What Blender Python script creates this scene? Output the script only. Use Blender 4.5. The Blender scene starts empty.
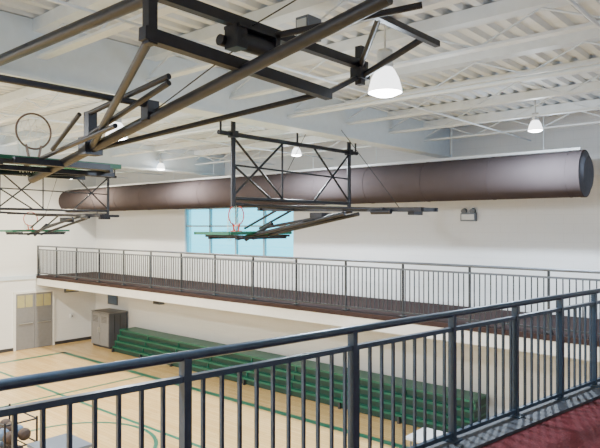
import bpy, math, random
from mathutils import Vector, Matrix
random.seed(3)
S=bpy.context.scene
EYE=4.75; DECK=2.82; XL=-23.2; YF=13.5; XR=1.8; YB=-8.0; ZC=7.15

# ---------------- materials ----------------
def mat(name,col,rough=0.6,metal=0.0,emit=None,es=0,noise=0,nscale=8,bump=0,spec=0.5):
    m=bpy.data.materials.new(name); m.use_nodes=True
    nt=m.node_tree; b=nt.nodes['Principled BSDF']
    b.inputs['Base Color'].default_value=(*col,1); b.inputs['Roughness'].default_value=rough
    b.inputs['Metallic'].default_value=metal; b.inputs['Specular IOR Level'].default_value=spec
    if emit:
        b.inputs['Emission Color'].default_value=(*emit,1); b.inputs['Emission Strength'].default_value=es
    tc=nt.nodes.new('ShaderNodeTexCoord')
    n=nt.nodes.new('ShaderNodeTexNoise'); n.inputs['Scale'].default_value=nscale; n.inputs['Detail'].default_value=4
    nt.links.new(tc.outputs['Object'],n.inputs['Vector'])
    if noise:
        r=nt.nodes.new('ShaderNodeValToRGB')
        r.color_ramp.elements[0].position=0.3; r.color_ramp.elements[1].position=0.7
        r.color_ramp.elements[0].color=(*[c*(1-noise) for c in col],1)
        r.color_ramp.elements[1].color=(*[min(1,c*(1+noise)) for c in col],1)
        nt.links.new(n.outputs['Fac'],r.inputs['Fac']); nt.links.new(r.outputs['Color'],b.inputs['Base Color'])
    if bump:
        bp=nt.nodes.new('ShaderNodeBump'); bp.inputs['Strength'].default_value=bump; bp.inputs['Distance'].default_value=0.01
        nt.links.new(n.outputs['Fac'],bp.inputs['Height']); nt.links.new(bp.outputs['Normal'],b.inputs['Normal'])
    return m

def block_mat(name,col,axis):
    m=mat(name,col,0.55)
    nt=m.node_tree; b=nt.nodes['Principled BSDF']
    tc=nt.nodes.new('ShaderNodeTexCoord'); sp=nt.nodes.new('ShaderNodeSeparateXYZ'); cb=nt.nodes.new('ShaderNodeCombineXYZ')
    nt.links.new(tc.outputs['Object'],sp.inputs[0])
    nt.links.new(sp.outputs[axis],cb.inputs[0]); nt.links.new(sp.outputs[2],cb.inputs[1])
    br=nt.nodes.new('ShaderNodeTexBrick'); br.inputs['Scale'].default_value=1
    br.inputs['Brick Width'].default_value=0.4; br.inputs['Row Height'].default_value=0.2
    br.inputs['Mortar Size'].default_value=0.006
    br.inputs['Color1'].default_value=(*col,1); br.inputs['Color2'].default_value=(*[c*0.99 for c in col],1)
    br.inputs['Mortar'].default_value=(*[c*0.95 for c in col],1)
    nt.links.new(cb.outputs[0],br.inputs['Vector']); nt.links.new(br.outputs['Color'],b.inputs['Base Color'])
    return m

M={}
M['wallX']=block_mat('painted_block_x',(0.86,0.88,0.90),0)
M['wallY']=block_mat('painted_block_y',(0.86,0.88,0.89),1)
M['ceil']=mat('white_steel_deck',(0.70,0.75,0.80),0.5,noise=0.03)
M['steelw']=mat('white_painted_steel',(0.70,0.80,0.90),0.45,noise=0.03)
M['steelg']=mat('joist_paint',(0.73,0.81,0.90),0.45,noise=0.04)
M['black']=mat('dark_powdercoat',(0.014,0.016,0.024),0.42,0.3,noise=0.2,nscale=12)
M['grey']=mat('grey_box',(0.13,0.16,0.21),0.5)
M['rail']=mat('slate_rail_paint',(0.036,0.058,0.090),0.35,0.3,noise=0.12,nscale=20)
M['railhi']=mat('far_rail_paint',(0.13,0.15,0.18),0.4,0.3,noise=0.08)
M['mull']=mat('window_mullion',(0.35,0.42,0.46),0.4,0.3,noise=0.05)
M['farbal']=mat('far_baluster_paint',(0.032,0.038,0.048),0.5,0.2,noise=0.08)
M['duct']=mat('taupe_fabric_duct',(0.082,0.068,0.072),1.0,noise=0.05,nscale=2.5,spec=0.0)
M['ductcap']=mat('duct_cap',(0.10,0.11,0.14),0.9,noise=0.1,spec=0.1)
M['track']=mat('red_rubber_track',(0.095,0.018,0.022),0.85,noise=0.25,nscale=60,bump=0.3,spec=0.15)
M['trackfar']=mat('rubber_track_shaded',(0.036,0.023,0.023),0.85,noise=0.25,nscale=60,bump=0.3,spec=0.1)  # same track at the far side, its lack of light painted into the colour
M['edge']=mat('dark_deck_edge',(0.045,0.026,0.025),0.7,noise=0.1,spec=0.2)
M['kerb']=mat('dark_kerb',(0.035,0.040,0.052),0.6,noise=0.1)
M['cream']=mat('cream_trim',(0.82,0.83,0.82),0.5,noise=0.03)
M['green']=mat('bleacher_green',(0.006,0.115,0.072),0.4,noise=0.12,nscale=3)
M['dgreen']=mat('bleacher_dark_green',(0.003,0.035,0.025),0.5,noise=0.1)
M['board']=mat('backboard_green_glass',(0.03,0.42,0.22),0.12,noise=0.05)
M['boardpad']=mat('board_pad',(0.01,0.12,0.07),0.5,noise=0.05)
M['rim']=mat('rim_orange',(0.6,0.05,0.03),0.35,0.2,noise=0.05)
M['rimd']=mat('rim_weathered',(0.16,0.10,0.08),0.4,0.2,noise=0.05)
M['net']=mat('net_cord',(0.8,0.8,0.8),0.7,noise=0.03)
M['door']=mat('door_grey',(0.24,0.24,0.25),0.45,noise=0.05)
M['cab']=mat('cabinet_grey',(0.10,0.105,0.12),0.45,noise=0.05)
M['yglass']=mat('wired_glass',(0.45,0.42,0.22),0.15,noise=0.05)
M['lens']=mat('lamp_lens',(1,1,1),0.3,emit=(1.0,0.99,0.97),es=30)
M['bell']=mat('prismatic_bell',(0.9,0.92,0.95),0.3,emit=(0.95,0.98,1.0),es=3.2)
M['alu']=mat('aluminium_reflector',(0.60,0.63,0.66),0.3,0.8,noise=0.03)
M['line']=mat('court_line_green',(0.02,0.17,0.11),0.35,noise=0.05)
M['white']=mat('white_plastic',(0.72,0.75,0.78),0.4,noise=0.03)
M['blue']=mat('blue_plastic',(0.10,0.16,0.26),0.45,noise=0.08)
M['ball']=mat('ball_brown',(0.06,0.035,0.025),0.6,noise=0.1,nscale=40)
M['base']=mat('vinyl_base',(0.04,0.04,0.045),0.5,noise=0.05)
# wood floor
m=mat('maple_floor',(0.62,0.42,0.2),0.22); nt=m.node_tree; b=nt.nodes['Principled BSDF']
tc=nt.nodes.new('ShaderNodeTexCoord')
br=nt.nodes.new('ShaderNodeTexBrick'); br.inputs['Scale'].default_value=1; br.inputs['Brick Width'].default_value=1.6
br.inputs['Row Height'].default_value=0.11; br.inputs['Mortar Size'].default_value=0.003
br.inputs['Color1'].default_value=(0.86,0.60,0.27,1); br.inputs['Color2'].default_value=(0.76,0.50,0.20,1); br.inputs['Mortar'].default_value=(0.4,0.25,0.10,1)
n=nt.nodes.new('ShaderNodeTexNoise'); n.inputs['Scale'].default_value=0.6
mx=nt.nodes.new('ShaderNodeMixRGB'); mx.blend_type='MULTIPLY'; mx.inputs['Fac'].default_value=0.15
nt.links.new(tc.outputs['Object'],br.inputs['Vector']); nt.links.new(tc.outputs['Object'],n.inputs['Vector'])
nt.links.new(br.outputs['Color'],mx.inputs['Color1']); nt.links.new(n.outputs['Fac'],mx.inputs['Color2'])
nt.links.new(mx.outputs['Color'],b.inputs['Base Color']); M['wood']=m
# glass
m=bpy.data.materials.new('tinted_window_glass'); m.use_nodes=True; nt=m.node_tree
for x in list(nt.nodes): nt.nodes.remove(x)
o=nt.nodes.new('ShaderNodeOutputMaterial'); t=nt.nodes.new('ShaderNodeBsdfTransparent'); g=nt.nodes.new('ShaderNodeBsdfGlossy'); mi=nt.nodes.new('ShaderNodeMixShader')
t.inputs['Color'].default_value=(0.42,0.86,0.94,1); g.inputs['Roughness'].default_value=0.05; mi.inputs[0].default_value=0.06
nt.links.new(t.outputs[0],mi.inputs[1]); nt.links.new(g.outputs[0],mi.inputs[2]); nt.links.new(mi.outputs[0],o.inputs[0]); M['glass']=m

# ---------------- mesh builder ----------------
class B:
    def __init__(s): s.v=[];s.f=[];s.m=[];s.sm=[];s.mats=[]
    def mi(s,k):
        if k not in s.mats: s.mats.append(k)
        return s.mats.index(k)
    def add(s,vs,fs,k,smooth=False):
        o=len(s.v); s.v+= [tuple(v) for v in vs]; i=s.mi(k)
        for f in fs: s.f.append([a+o for a in f]); s.m.append(i); s.sm.append(smooth)
    def box(s,a,b,k):
        x0,y0,z0=a;x1,y1,z1=b
        if x0>x1:x0,x1=x1,x0
        if y0>y1:y0,y1=y1,y0
        if z0>z1:z0,z1=z1,z0
        s.add([(x0,y0,z0),(x1,y0,z0),(x1,y1,z0),(x0,y1,z0),(x0,y0,z1),(x1,y0,z1),(x1,y1,z1),(x0,y1,z1)],
         [(3,2,1,0),(4,5,6,7),(0,1,5,4),(1,2,6,5),(2,3,7,6),(3,0,4,7)],k)
    def cbox(s,c,d,k): s.box([c[i]-d[i]/2 for i in range(3)],[c[i]+d[i]/2 for i in range(3)],k)
    def frame(s,p,q):
        p=Vector(p);q=Vector(q);z=(q-p).normalized()
        up=Vector((0,0,1)) if abs(z.z)<0.95 else Vector((0,1,0))
        x=z.cross(up).normalized(); y=x.cross(z).normalized(); return p,q,x,y
    def beam(s,p,q,w,h,k):
        p,q,x,y=s.frame(p,q); vs=[]
        for c in (p,q):
            for a,b in((-1,-1),(1,-1),(1,1),(-1,1)): vs.append(c+x*a*w/2+y*b*h/2)
        s.add(vs,[(3,2,1,0),(4,5,6,7),(0,1,5,4),(1,2,6,5),(2,3,7,6),(3,0,4,7)],k)
    def tube(s,p,q,r,k,seg=12,r2=None):
        p,q,x,y=s.frame(p,q); r2=r if r2 is None else r2; vs=[]
        for c,rr in((p,r),(q,r2)):
            for i in range(seg):
                a=2*math.pi*i/seg; vs.append(c+x*math.cos(a)*rr+y*math.sin(a)*rr)
        s.add(vs,[(i,(i+1)%seg,seg+(i+1)%seg,seg+i) for i in range(seg)],k,True)
        s.add(vs,[list(range(seg))[::-1],list(range(seg,2*seg))],k)
    def sphere(s,c,r,k,seg=14,rings=10):
        vs=[];fs=[]
        for j in range(rings+1):
            t=math.pi*j/rings
            for i in range(seg):
                a=2*math.pi*i/seg; vs.append((c[0]+r*math.sin(t)*math.cos(a),c[1]+r*math.sin(t)*math.sin(a),c[2]+r*math.cos(t)))
        for j in range(rings):
            for i in range(seg): fs.append((j*seg+i,(j+1)*seg+i,(j+1)*seg+(i+1)%seg,j*seg+(i+1)%seg))
        s.add(vs,fs,k,True)
    def revolve(s,c,prof,k,seg=24,sc=1.0):
        vs=[];fs=[]
        for r,z in prof:
            for i in range(seg):
                a=2*math.pi*i/seg; vs.append((c[0]+sc*r*math.cos(a),c[1]+sc*r*math.sin(a),c[2]+sc*z))
        for j in range(len(prof)-1):
            for i in range(seg): fs.append((j*seg+i,j*seg+(i+1)%seg,(j+1)*seg+(i+1)%seg,(j+1)*seg+i))
        s.add(vs,fs,k,True)
    def torusYZ(s,c,R,r,k,seg=32,t=8):
        vs=[];fs=[]
        for i in range(seg):
            a=2*math.pi*i/seg
            for j in range(t):
                b=2*math.pi*j/t; rr=R+r*math.cos(b)
                vs.append((c[0]+r*math.sin(b),c[1]+rr*math.cos(a),c[2]+rr*math.sin(a)))
        for i in range(seg):
            for j in range(t): fs.append((i*t+j,((i+1)%seg)*t+j,((i+1)%seg)*t+(j+1)%t,i*t+(j+1)%t))
        s.add(vs,fs,k,True)
    def prism(s,poly,z0,z1,k,ktop=None):
        n=len(poly); vs=[(x,y,z0) for x,y in poly]+[(x,y,z1) for x,y in poly]
        s.add(vs,[list(range(n))[::-1]]+[(i,(i+1)%n,n+(i+1)%n,n+i) for i in range(n)],k)
        s.add(vs,[list(range(n,2*n))],ktop or k)
    def done(s,name,parent=None):
        me=bpy.data.meshes.new(name); me.from_pydata(s.v,[],s.f)
        for k in s.mats: me.materials.append(M[k])
        for p,i,sm in zip(me.polygons,s.m,s.sm): p.material_index=i; p.use_smooth=sm
        me.update(); ob=bpy.data.objects.new(name,me); S.collection.objects.link(ob)
        if parent: ob.parent=parent
        return ob
def empty(name):
    e=bpy.data.objects.new(name,None); S.collection.objects.link(e); return e

# ---------------- room shell ----------------
b=B(); b.box((XL-0.3,YB-0.3,-0.2),(XR+0.3,YF+0.3,0),'wood'); b.done('floor')
WX0,WX1,WZ0,WZ1=-17.2,-12.0,3.75,5.36
b=B()
b.box((XL-0.3,YF,0),(WX0,YF+0.3,ZC+0.2),'wallX'); b.box((WX1,YF,0),(XR+0.3,YF+0.3,ZC+0.2),'wallX')
b.box((WX0,YF,0),(WX1,YF+0.3,WZ0),'wallX'); b.box((WX0,YF,WZ1),(WX1,YF+0.3,ZC+0.2),'wallX')
b.done('wall_far')
b=B(); b.box((XL-0.3,YB,0),(XL,YF,ZC+0.2),'wallY'); b.done('wall_left')
b=B(); b.box((XR,YB,0),(XR+0.3,YF,ZC+0.2),'wallY'); b.done('wall_right')
b=B(); b.box((XL-0.3,YB-0.3,0),(XR+0.3,YB,ZC+0.2),'wallX'); b.done('wall_back')
# corrugated roof deck, ribs run along Y
b=B(); x=XL-0.3; pts=[]
while x<XR+0.3:
    pts+= [(x,0),(x+0.09,0),(x+0.12,0.06),(x+0.21,0.06)]; x+=0.24
vs=[];fs=[]
for (px,pz) in pts: vs+=[(px,YB-0.3,ZC+pz),(px,YF+0.3,ZC+pz)]
for i in range(len(pts)-1): fs.append((2*i,2*i+1,2*i+3,2*i+2))
b.add(vs,fs,'ceil'); b.box((XL-0.3,YB-0.3,ZC+0.075),(XR+0.3,YF+0.3,ZC+0.2),'ceil'); b.done('ceiling')
# window
w=empty('window_1'); b=B()
for xx in (WX0,WX0+1.3,WX0+2.6,WX0+3.9,WX1): b.box((xx-0.03,YF+0.05,WZ0),(xx+0.03,YF+0.15,WZ1),'mull')
for zz in (WZ0,4.75,WZ1): b.box((WX0,YF+0.05,zz-0.025),(WX1,YF+0.15,zz+0.025),'mull')
b.box((WX0-0.05,YF-0.06,WZ0-0.06),(WX1+0.05,YF+0.1,WZ0),'cream')
b.done('window_frame',w)
b=B(); b.box((WX0,YF+0.09,WZ0),(WX1,YF+0.105,WZ1),'glass'); b.done('glass_pane',w)
# door
d=empty('door_1'); b=B(); dy0,dy1,dz=10.15,11.6,2.15
b.box((XL,dy0-0.08,0),(XL+0.06,dy0,dz+0.08),'cream'); b.box((XL,dy1,0),(XL+0.06,dy1+0.08,dz+0.08),'cream'); b.box((XL,dy0,dz),(XL+0.06,dy1,dz+0.08),'cream')
b.done('door_frame',d)
b=B(); mid=(dy0+dy1)/2
for a,c in((dy0,mid-0.006),(mid+0.006,dy1)):
    b.box((XL,a,0.01),(XL+0.045,c,1.55),'door')
    b.box((XL,a,1.55),(XL+0.04,c,dz),'door')
    for u in range(2):
        w0=a+0.06+u*(c-a-0.1)/2
        b.box((XL+0.02,w0,1.62),(XL+0.05,w0+(c-a-0.1)/2-0.04,dz-0.07),'yglass')
b.tube((XL+0.09,mid-0.1,1.0),(XL+0.09,mid-0.6,1.0),0.018,'alu'); b.tube((XL+0.09,mid+0.1,1.0),(XL+0.09,mid+0.6,1.0),0.018,'alu')
for yy in (mid-0.1,mid-0.6,mid+0.1,mid+0.6): b.tube((XL+0.03,yy,1.0),(XL+0.1,yy,1.0),0.014,'alu')
b.done('door_leaves',d)
b=B(); b.box((XL,YB,DECK-0.12),(XL+0.06,10.95,DECK+0.02),'steelw'); b.done('trim_1')
b=B(); b.box((XL,YB,0),(XL+0.02,dy0-0.08,0.12),'base'); b.box((XL,dy1+0.08,0),(XL+0.02,YF,0.12),'base'); b.done('baseboard_left')
b=B(); b.box((XL,YF-0.02,0),(XR,YF,0.12),'base'); b.done('baseboard_far')

# ---------------- roof steel ----------------
b=B()
for gx in (-7.0,-15.2,0.9):
    b.box((gx-0.17,YB+.01,6.44),(gx+0.17,YF-.01,6.48),'steelw')
    b.box((gx-0.13,YB+.01,6.48),(gx+0.13,YF-.01,7.14),'steelw')
b.done('roof_girders')
b=B(); y=YB+0.8
while y<YF:
    b.box((XL+.01,y-0.10,7.00),(XR-.01,y+0.10,7.145),'steelg')
    b.box((XL+.01,y-0.06,6.70),(XR-.01,y+0.06,6.73),'steelg')
    x=XL+.02; up=False
    while x<XR-0.75:
        z0,z1=(7.0,6.72) if not up else (6.72,7.0)
        b.tube((x,y,z0),(x+0.7,y,z1),0.012,'steelg',6); x+=0.7; up=not up
    y+=1.5
b.done('bar_joists')
b=B()
for xx in (-1.6,-4.9,-10.5,-12.8,-18.5,-20.8):
    b.tube((xx,YB+.01,6.66),(xx,YF-.01,6.66),0.017,'steelg',8)
b.tube((XL+.01,7.6,6.62),(XR-.01,7.6,6.62),0.03,'steelw',10)
b.done('sprinkler_pipes_and_bridging')

# ---------------- tracks ----------------
def edgeX(y): return -3.10+0.155*(y-1.26)
b=B()
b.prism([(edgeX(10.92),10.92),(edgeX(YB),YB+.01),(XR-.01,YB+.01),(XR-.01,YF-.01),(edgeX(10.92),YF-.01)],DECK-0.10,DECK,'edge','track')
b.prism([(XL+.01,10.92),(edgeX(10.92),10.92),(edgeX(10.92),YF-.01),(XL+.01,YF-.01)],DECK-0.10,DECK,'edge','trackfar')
vs=[(edgeX(YB+.02)-.005,YB+.02),(edgeX(YB+.02)+0.28,YB+.02),(edgeX(10.95)+0.28,10.95),(edgeX(10.95)-.005,10.95)]
b.prism(vs,DECK-0.13,DECK+0.03,'kerb')
b.done('running_track_deck')
b=B()
b.box((XL+.07,10.95,DECK-0.36),(edgeX(11)+0.1,11.08,DECK-0.10),'cream')
b.beam((edgeX(11)+0.1,11,DECK-0.26),(edgeX(YB)+0.1,YB+0.02,DECK-0.26),0.12,0.32,'cream')
x=XL+1.4
while x<-1.5:
    b.box((x-0.06,11.08,DECK-0.34),(x+0.06,YF-.01,DECK-0.10),'cream'); x+=3.6
b.done('track_support_beams')
# railings
H=3.97-DECK
def railing(name,p0,p1,posts,sp,mtop,mbal,h=H,rt=0.03,bw=0.022,pw=0.055,zb=0.1):
    e=empty(name); p0=Vector((*p0,DECK));p1=Vector((*p1,DECK)); L=(p1-p0).length; u=(p1-p0)/L
    def P(t,z): v=p0+u*t; return (v.x,v.y,DECK+z)
    b=B(); b.tube(P(0,h),P(L,h),rt,mtop,14); b.beam(P(0,h-0.135),P(L,h-0.135),0.045,0.035,mtop); b.beam(P(0,zb),P(L,zb),0.04,0.035,mbal)
    b.done('rails',e)
    b=B()
    for t in posts:
        b.beam(P(t,0),P(t,h-0.01),pw,pw,mbal); b.cbox(P(t,0.036),(0.13,0.13,0.016),mbal)
    b.done('posts',e)
    b=B(); t=sp/2
    while t<L:
        if min(abs(t-q) for q in posts)>0.05: b.beam(P(t,zb),P(t,h-0.135),bw,bw,mbal)
        t+=sp
    b.done('balusters',e)
ux,uy=0.153,0.988
def nr(t): return (-3.04+ux*t,1.26+uy*t)
off=5.0
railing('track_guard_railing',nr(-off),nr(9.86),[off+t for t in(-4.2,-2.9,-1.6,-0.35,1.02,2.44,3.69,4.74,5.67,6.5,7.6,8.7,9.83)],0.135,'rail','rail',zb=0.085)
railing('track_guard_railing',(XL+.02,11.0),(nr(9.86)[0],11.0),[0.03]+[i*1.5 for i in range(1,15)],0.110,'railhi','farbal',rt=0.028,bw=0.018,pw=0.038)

# ---------------- duct ----------------
e=empty('round_air_duct'); DY,DZ,DR=12.3,5.76,0.45
b=B(); b.tube((XL+.01,DY,DZ),(-3.5,DY,DZ),DR,'duct',48); b.done('duct_tube',e)
b=B()
for i in range(13):
    xx=XL+0.9+i*1.55
    b.tube((xx,DY,DZ),(xx+0.03,DY,DZ),DR+0.006,'duct',48)
b.done('duct_seams',e)
b=B(); b.tube((-3.5,DY,DZ),(-3.42,DY,DZ),DR+0.008,'duct',48); b.tube((-3.42,DY,DZ),(-3.36,DY,DZ),DR-0.01,'ductcap',48,r2=DR-0.12); b.done('end_cap',e)
b=B(); b.box((XL+.01,DY-0.06,DZ+DR+0.01),(-3.5,DY-0.01,DZ+DR+0.06),'white')
for i in range(10):
    xx=XL+1+i*2.0
    b.tube((xx,DY-0.035,DZ+DR),(xx,DY-0.035,7.0),0.008,'steelw',6)
b.done('hanger_rail',e)

# ---------------- bleachers ----------------
e=empty('retractable_bleachers'); bx0,bx1=-20.2,-5.9
b=B(); n=4
for i in range(n):
    z0=0.02+i*0.20; y0=12.45+i*0.10
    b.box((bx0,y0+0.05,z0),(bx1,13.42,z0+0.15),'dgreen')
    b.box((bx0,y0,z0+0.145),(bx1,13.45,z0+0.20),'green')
b.done('rows',e)
b=B(); x=bx0
while x<bx1+0.01:
    b.box((x-0.03,12.43,0.0),(x+0.03,12.6,0.16),'base')
    for i in range(n): b.box((x-0.02,12.47+i*0.10,0.02+i*0.2),(x+0.02,12.51+i*0.10,0.165+i*0.2),'green')
    x+=(bx1-bx0)/8
b.done('section_dividers',e)

# ---------------- court lines ----------------
b=B(); z0,z1=0.001,0.004
b.box((-21.6,-6,z0),(-21.4,11.3,z1),'line'); b.box((-21.6,11.1,z0),(-4,11.3,z1),'line')
b.box((-21.4,8.3,z0),(-4,8.40,z1),'line'); b.box((-16.3,-6,z0),(-16.2,11.1,z1),'line')
b.box((-21.4,4.6,z0),(-10,4.7,z1),'line')
for i in range(48):
    a0=2*math.pi*i/48;a1=2*math.pi*(i+1)/48; r0,r1=1.75,1.84;cx,cy=-12.05,6.4
    b.add([(cx+r0*math.cos(a0),cy+r0*math.sin(a0),z1+.001),(cx+r1*math.cos(a0),cy+r1*math.sin(a0),z1+.001),(cx+r1*math.cos(a1),cy+r1*math.sin(a1),z1+.001),(cx+r0*math.cos(a1),cy+r0*math.sin(a1),z1+.001)],[(0,1,2,3)],'line')
b.done('court_lines')

# ---------------- high bay lamps ----------------
def lamp(x,y,col,z=6.42,power=95,s=1.0):
    e=empty('high_bay_lamp'); b=B()
    b.tube((x,y,z+0.34*s),(x,y,7.1),0.012,'alu',8)
    b.revolve((x,y,z),[(0.0,0.40),(0.09,0.40),(0.10,0.36),(0.10,0.2),(0.085,0.17),(0.0,0.17)],'alu',sc=s)
    b.revolve((x,y,z),[(0.085,0.19),(0.12,0.15),(0.17,0.05),(0.205,-0.08),(0.21,-0.12),(0.205,-0.12),(0.16,0.04),(0.11,0.13),(0.08,0.16)],'bell',sc=s)
    b.done('reflector',e)
    b=B(); b.revolve((x,y,z),[(0.0,-0.17),(0.11,-0.16),(0.18,-0.13),(0.20,-0.10),(0.0,-0.095)],'lens',sc=s); b.done('lens',e)
    l=bpy.data.lights.new('lamp_light','AREA'); l.shape='DISK'; l.size=0.40*s; l.energy=power; l.color=col
    o=bpy.data.objects.new('lamp_light',l); o.location=(x,y,z-0.185*s); S.collection.objects.link(o); o.parent=e
    l=bpy.data.lights.new('lamp_glow','POINT'); l.shadow_soft_size=0.1; l.energy=power*0.13; l.color=col
    o=bpy.data.objects.new('lamp_glow',l); o.location=(x,y,z-0.35); S.collection.objects.link(o); o.parent=e
for x,col in((-3.84,(0.76,0.88,1)),(-9.5,(0.86,0.93,1)),(-14.9,(1,0.96,0.88)),(-20.2,(1,0.90,0.70))):
    for y in (10.8,5.93,1.0,-4.0):
        lamp(x,y,col,power=300,s=0.60 if y>10 else 0.95,z=6.52 if y>10 else 6.42)

# ---------------- backstops ----------------
def board(e,x0,x1,y0,y1,z):
    b=B(); b.box((x0,y0,z-0.02),(x1,y1,z+0.02),'board')
    for a in((x0,y0,x1,y0),(x0,y1,x1,y1)): b.beam((a[0],a[1],z),(a[2],a[3],z),0.05,0.06,'boardpad')
    for xx in (x0,x1): b.beam((xx,y0-0.025,z),(xx,y1+0.025,z),0.05,0.06,'boardpad')
    b.done('backboard',e)
def hoop(e,x,y,zb,k):
    R=0.228; c=(x,y,zb+0.15+R)
    b=B(); b.torusYZ(c,R,0.013,k); b.cbox((x,y,zb+0.03),(0.16,0.2,0.02),k)
    b.beam((x,y-0.06,zb+0.02),(x,y-0.10,zb+0.2),0.03,0.02,k); b.beam((x,y+0.06,zb+0.02),(x,y+0.10,zb+0.2),0.03,0.02,k)
    b.done('rim',e)
    b=B(); n=12
    for lv in range(4):
        xa=x-lv*0.05; ra=R*(1-0.14*lv); xb=xa-0.05; rb=R*(1-0.14*(lv+1)); za=c[2]-0.03*lv*lv; zb2=c[2]-0.03*(lv+1)**2
        for i in range(n):
            for dd in (-0.5,0.5):
                a=2*math.pi*(i+0.5*(lv%2))/n; a2=a+dd*2*math.pi/n
                b.tube((xa,y+ra*math.cos(a),za+ra*math.sin(a)),(xb,y+rb*math.cos(a2),zb2+rb*math.sin(a2)),0.0035,'net',4)
    b.done('net',e)

def backstop(dx):
    e=empty('basketball_backstop'); X=-7.98+dx; K='black'; Y0,Y1,YM=7.35,10.85,9.1
    b=B()
    b.tube((X,Y0-0.35,6.4),(X,Y1+0.3,6.4),0.042,K)
    for yy in (Y0,Y1):
        b.tube((X,yy,5.10),(X,yy,6.70),0.045,K); b.cbox((X,yy,6.4),(0.14,0.14,0.12),K)
    for yy in (Y0-0.3,YM,Y1+0.25): b.tube((X,yy,6.4),(X,yy,6.70),0.02,K)
    b.tube((X,Y0,5.25),(X,Y1,5.25),0.035,K); b.tube((X,Y0,5.85),(X,Y0+1.0,5.25),0.022,K)
    b.tube((X,Y0,5.3),(X,Y0+1.35,6.4),0.022,K); b.tube((X,Y0,6.35),(X,Y0+1.35,5.25),0.022,K)
    b.tube((X,Y1,5.3),(X,Y1-1.25,6.4),0.022,K); b.tube((X,Y1,6.35),(X,Y1-1.25,5.25),0.022,K)
    b.tube((X,Y0+1.3,5.25),(X,Y0+1.3,6.4),0.02,K)
    b.tube((X,Y0,5.85),(X,Y1,5.80),0.018,K)
    b.done('ceiling_frame',e)
    b=B()
    for yy in (YM-0.22,YM+0.22):
        b.beam((X-0.9,yy,5.10),(X+3.0,yy,5.03),0.05,0.07,K)
        b.tube((X-1.5,yy,4.48),(X+1.35,yy,4.98),0.038,K)
        b.tube((X-1.3,yy,4.7),(X-0.3,yy,5.1),0.024,K)
    for xx,z in((X-0.8,5.10),(X+0.1,5.09),(X+1.35,5.06),(X+2.2,5.05),(X+2.95,5.03)):
        b.beam((xx,YM-0.3,z),(xx,YM+0.3,z),0.05,0.06,K)
    b.tube((X,Y0,5.15),(X+0.1,YM-0.2,5.08),0.03,K); b.tube((X,Y1,5.15),(X+0.1,YM+0.2,5.08),0.03,K)
    b.tube((X+0.1,Y0+0.2,5.12),(X+1.9,YM-0.2,5.06),0.026,K); b.tube((X+0.1,Y1-0.2,5.12),(X+1.9,YM+0.2,5.06),0.026,K)
    b.cbox((X+2.7,YM,4.99),(0.12,0.3,0.1),K); b.cbox((X+0.6,YM,4.94),(0.3,0.3,0.14),K); b.tube((X+2.0,YM-0.3,5.0),(X+2.4,YM-0.3,5.0),0.045,K)
    b.tube((X+1.35,YM,5.02),(X-0.9,YM,4.72),0.03,K)
    b.done('folding_mast',e)
    x1=X-1.0; x0=x1-1.1
    b=B()
    for yy in (YM-0.7,YM+0.7): b.beam((x0+0.1,yy,4.54),(x1+0.15,yy,4.54),0.04,0.05,K)
    for xx in (x0+0.25,x1): b.beam((xx,YM-0.75,4.5),(xx,YM+0.75,4.5),0.05,0.05,K)
    b.tube((X-1.5,YM,4.45),(X-0.7,YM,4.8),0.04,K)
    b.done('board_bracket',e)
    board(e,x0,x1,8.2,10.0,4.6)
    hoop(e,x0+0.30,YM,4.61,'rim')
    b=B(); b.tube((X+2.4,YM,5.05),(X+1.0,YM,6.70),0.006,K,6); b.tube((X-0.8,YM,5.1),(X+0.3,YM,6.70),0.006,K,6); b.done('hoist_cables',e)
backstop(0); backstop(-9.9)

# near backstop
e=empty('basketball_backstop'); K='black'; X=-3.82
b=B()
b.beam((X,2.60,6.19),(X,4.85,6.10),0.09,0.10,K)
b.beam((X,2.55,6.52),(X,5.5,6.52),0.08,0.09,K)
b.beam((X,2.67,6.12),(X,2.67,6.72),0.08,0.08,K)
b.beam((X,5.4,6.30),(X,5.4,6.72),0.08,0.08,K)
b.beam((X,4.75,6.08),(X,5.4,6.40),0.05,0.05,K)
b.tube((-9.0,2.7,6.5),(X,2.7,6.5),0.055,K,16)
b.tube((X,5.4,6.38),(-3.04,5.45,6.68),0.035,K); b.beam((-3.04,4.3,6.66),(-3.04,5.7,6.66),0.06,0.06,K)
b.tube((X,5.4,6.5),(-3.04,4.6,6.66),0.03,K)
b.tube((X,4.0,6.5),(-2.6,4.6,6.66),0.03,K)
b.cbox((X,5.4,6.42),(0.14,0.18,0.12),K)
b.done('ceiling_frame',e)
b=B()
mp=lambda x:(x,3.6,5.37+(x+7.7)*0.184)
b.tube(mp(-7.75),mp(-2.3),0.055,K,16)
b.tube(mp(-6.3),(X,2.67,6.17),0.036,K); b.tube(mp(-6.4),(X,4.75,6.1),0.030,K)
b.tube((-5.15,1.3,5.98),(-5.15,3.65,5.98),0.032,K); b.cbox((-5.15,3.6,5.92),(0.12,0.14,0.2),K)
b.tube((-5.9,3.35,5.95),(-4.5,3.35,6.12),0.028,K); b.tube((-5.9,3.35,5.72),(-4.5,3.35,6.06),0.028,K)
b.cbox((-5.9,3.37,5.84),(0.1,0.1,0.26),K); b.tube((-6.6,3.3,5.62),(-6.0,3.3,5.95),0.025,K)
b.tube((-7.6,3.45,5.52),(-5.3,3.3,5.75),0.026,K)
b.beam((-6.9,3.0,5.5),(-6.9,4.2,5.5),0.07,0.07,K); b.cbox((-6.3,3.6,5.66),(0.16,0.22,0.2),K)
b.tube(mp(-7.0),(-7.1,4.3,5.5),0.03,K); b.tube(mp(-7.0),(-7.1,2.9,5.5),0.03,K)
b.done('folding_mast',e)
b=B()
for yy in (2.9,4.3): b.beam((-8.2,yy,5.48),(-7.0,yy,5.48),0.05,0.06,K)
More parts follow.
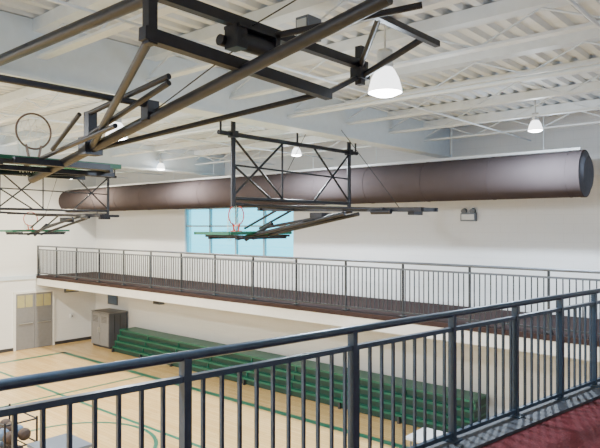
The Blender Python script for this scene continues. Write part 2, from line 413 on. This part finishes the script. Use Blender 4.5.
for xx in (-7.95,-7.2): b.beam((xx,2.75,5.44),(xx,4.45,5.44),0.05,0.06,K)
b.beam((-8.1,3.0,5.42),(-7.2,4.2,5.42),0.04,0.03,K)
b.done('board_bracket',e)
board(e,-8.3,-7.15,2.7,4.5,5.55); hoop(e,-7.7,3.6,5.60,'rimd')
b=B()
b.cbox((X,3.55,6.38),(0.16,0.12,0.2),K); b.tube((X,3.55,6.37),(X,3.95,6.37),0.085,K,18); b.cbox((X,3.98,6.38),(0.2,0.06,0.22),K)
b.cbox((X,3.75,6.47),(0.2,0.5,0.03),K); b.tube((X-0.1,3.45,6.36),(X-0.1,3.62,6.36),0.05,K)
b.done('winch_motor',e)
b=B(); b.cbox((X+0.02,4.5,6.68),(0.16,0.2,0.22),'grey'); b.cbox((X+0.02,4.4,6.68),(0.12,0.02,0.16),'alu'); b.tube((X,4.5,6.55),(X,4.5,6.6),0.03,K); b.done('control_box',e)
b=B(); b.tube((X,3.7,6.4),mp(-5.5),0.006,K,6); b.tube((X,3.7,6.5),(X+1,3.7,6.7),0.006,K,6); b.done('hoist_cables',e)

# ---------------- wall fittings ----------------
b=B(); x,z=-6.36,4.98
b.box((x-0.19,YF-0.09,z-0.11),(x+0.19,YF,z+0.08),'grey'); b.box((x-0.16,YF-0.10,z-0.08),(x+0.16,YF-.09,z+0.05),'white')
for sx in (-0.11,0.11): b.tube((x+sx,YF-0.1,z+0.12),(x+sx,YF-0.02,z+0.14),0.065,'grey',14)
b.done('emergency_light')
b=B(); x,z=-18.6,2.05
b.box((x-0.2,YF-0.22,z-0.2),(x+0.2,YF,z+0.2),'grey'); b.box((x-0.17,YF-0.235,z-0.17),(x+0.17,YF-0.22,z+0.17),'base'); b.done('wall_speaker')
b=B(); b.box((XL,12.1,2.05),(XL+0.06,12.7,2.42),'grey'); b.box((XL+0.06,12.16,2.1),(XL+0.075,12.64,2.37),'yglass'); b.done('score_display')
b=B(); b.box((XL,12.35,1.0),(XL+0.05,12.5,1.15),'white'); b.box((XL+0.05,12.4,1.04),(XL+0.06,12.45,1.1),'grey'); b.done('wall_switch')
w=empty('window_2'); b=B(); x0,x1,z0,z1=-22.2,-21.5,1.55,2.15
b.box((x0,YF-0.04,z0),(x1,YF,z1),'grey'); b.box((x0+0.05,YF-0.05,z0+0.05),(x1-0.05,YF-0.04,z1-0.05),'blue'); b.done('frame_and_pane',w)
# storage cabinet
b=B(); x0,x1,y0,y1=-22.0,-20.7,12.6,13.4
b.box((x0+.02,y0+.03,0.08),(x1-.02,y1,1.36),'cab'); b.box((x0,y0,1.36),(x1,y1+.02,1.40),'door'); b.box((x0+.04,y0+.08,0),(x1-.04,y1-.04,0.08),'base')
xm=(x0+x1)/2
for a,c in((x0+.03,xm-.01),(xm+.01,x1-.03)):
    b.box((a,y0,0.10),(c,y0+.03,1.34),'door')
    for k in range(5): b.box((a+.12,y0-.008,1.0+k*.05),(c-.12,y0,1.015+k*.05),'base')
for sx in (-.05,.05): b.tube((xm+sx,y0-.03,0.6),(xm+sx,y0-.03,0.8),0.012,'alu',8); b.tube((xm+sx,y0-.03,0.7),(xm+sx,y0,0.7),0.01,'alu',8)
for yk in (y0+.25,y0+.5): b.box((x1-.02,yk,0.15),(x1-.005,yk+.02,1.3),'base')
b.done('storage_cabinet')
# folding table
b=B(); x,y=-5.2,10.3
b.box((x-0.8,y-0.38,0.70),(x+0.8,y+0.38,0.74),'white')
for sx in (-0.7,0.7):
    for sy in (-0.3,0.3): b.tube((x+sx,y+sy,0),(x+sx,y+sy,0.7),0.016,'grey')
    b.tube((x+sx,y-0.3,0.15),(x+sx,y+0.3,0.15),0.012,'grey')
b.done('folding_table')
# ball cart
e=empty('ball_cart'); b=B(); x0,x1,y0,y1=-12.6,-11.4,4.8,5.4
for xx in (x0,x1):
    for yy in (y0,y1):
        b.tube((xx,yy,0.1),(xx,yy,1.1),0.02,'black'); b.sphere((xx,yy,0.055),0.05,'base')
for z in (0.2,0.6,1.05):
    for yy in (y0,y1): b.tube((x0,yy,z),(x1,yy,z),0.016,'black')
    for xx in (x0,x1): b.tube((xx,y0,z),(xx,y1,z),0.016,'black')
for z in (0.2,0.6):
    for yy in (y0+0.2,y1-0.2): b.tube((x0,yy,z),(x1,yy,z),0.012,'black')
b.done('cart_frame',e)
b=B()
for z in (0.35,0.75):
    for i in range(4):
        for yy in (y0+0.16,y1-0.16): b.sphere((x0+0.18+i*0.28,yy,z),0.12,'ball' if (i+int(z*10))%3 else 'blue')
b.done('basketballs',e)
b=B(); b.prism([(-11.0,5.1),(-10.2,5.1),(-10.2,5.8),(-11.0,5.8)],0.02,0.68,'blue'); b.box((-11.05,5.05,0.68),(-10.15,5.85,0.74),'grey')
for xx in (-10.9,-10.3): b.tube((xx,5.04,0.5),(xx,5.0,0.5),0.04,'base')
b.done('storage_bin')

# ---------------- world + camera ----------------
W=bpy.data.worlds.new('World'); S.world=W; W.use_nodes=True
bg=W.node_tree.nodes['Background']; bg.inputs[0].default_value=(0.65,0.9,1.0,1); bg.inputs[1].default_value=3.6
cd=bpy.data.cameras.new('camera'); cam=bpy.data.objects.new('camera',cd); S.collection.objects.link(cam)
cam.location=(0,0,EYE); cam.rotation_euler=(math.radians(90.2),0,math.radians(41)); cd.sensor_width=36; cd.lens=36.0; cd.clip_start=0.05
S.camera=cam
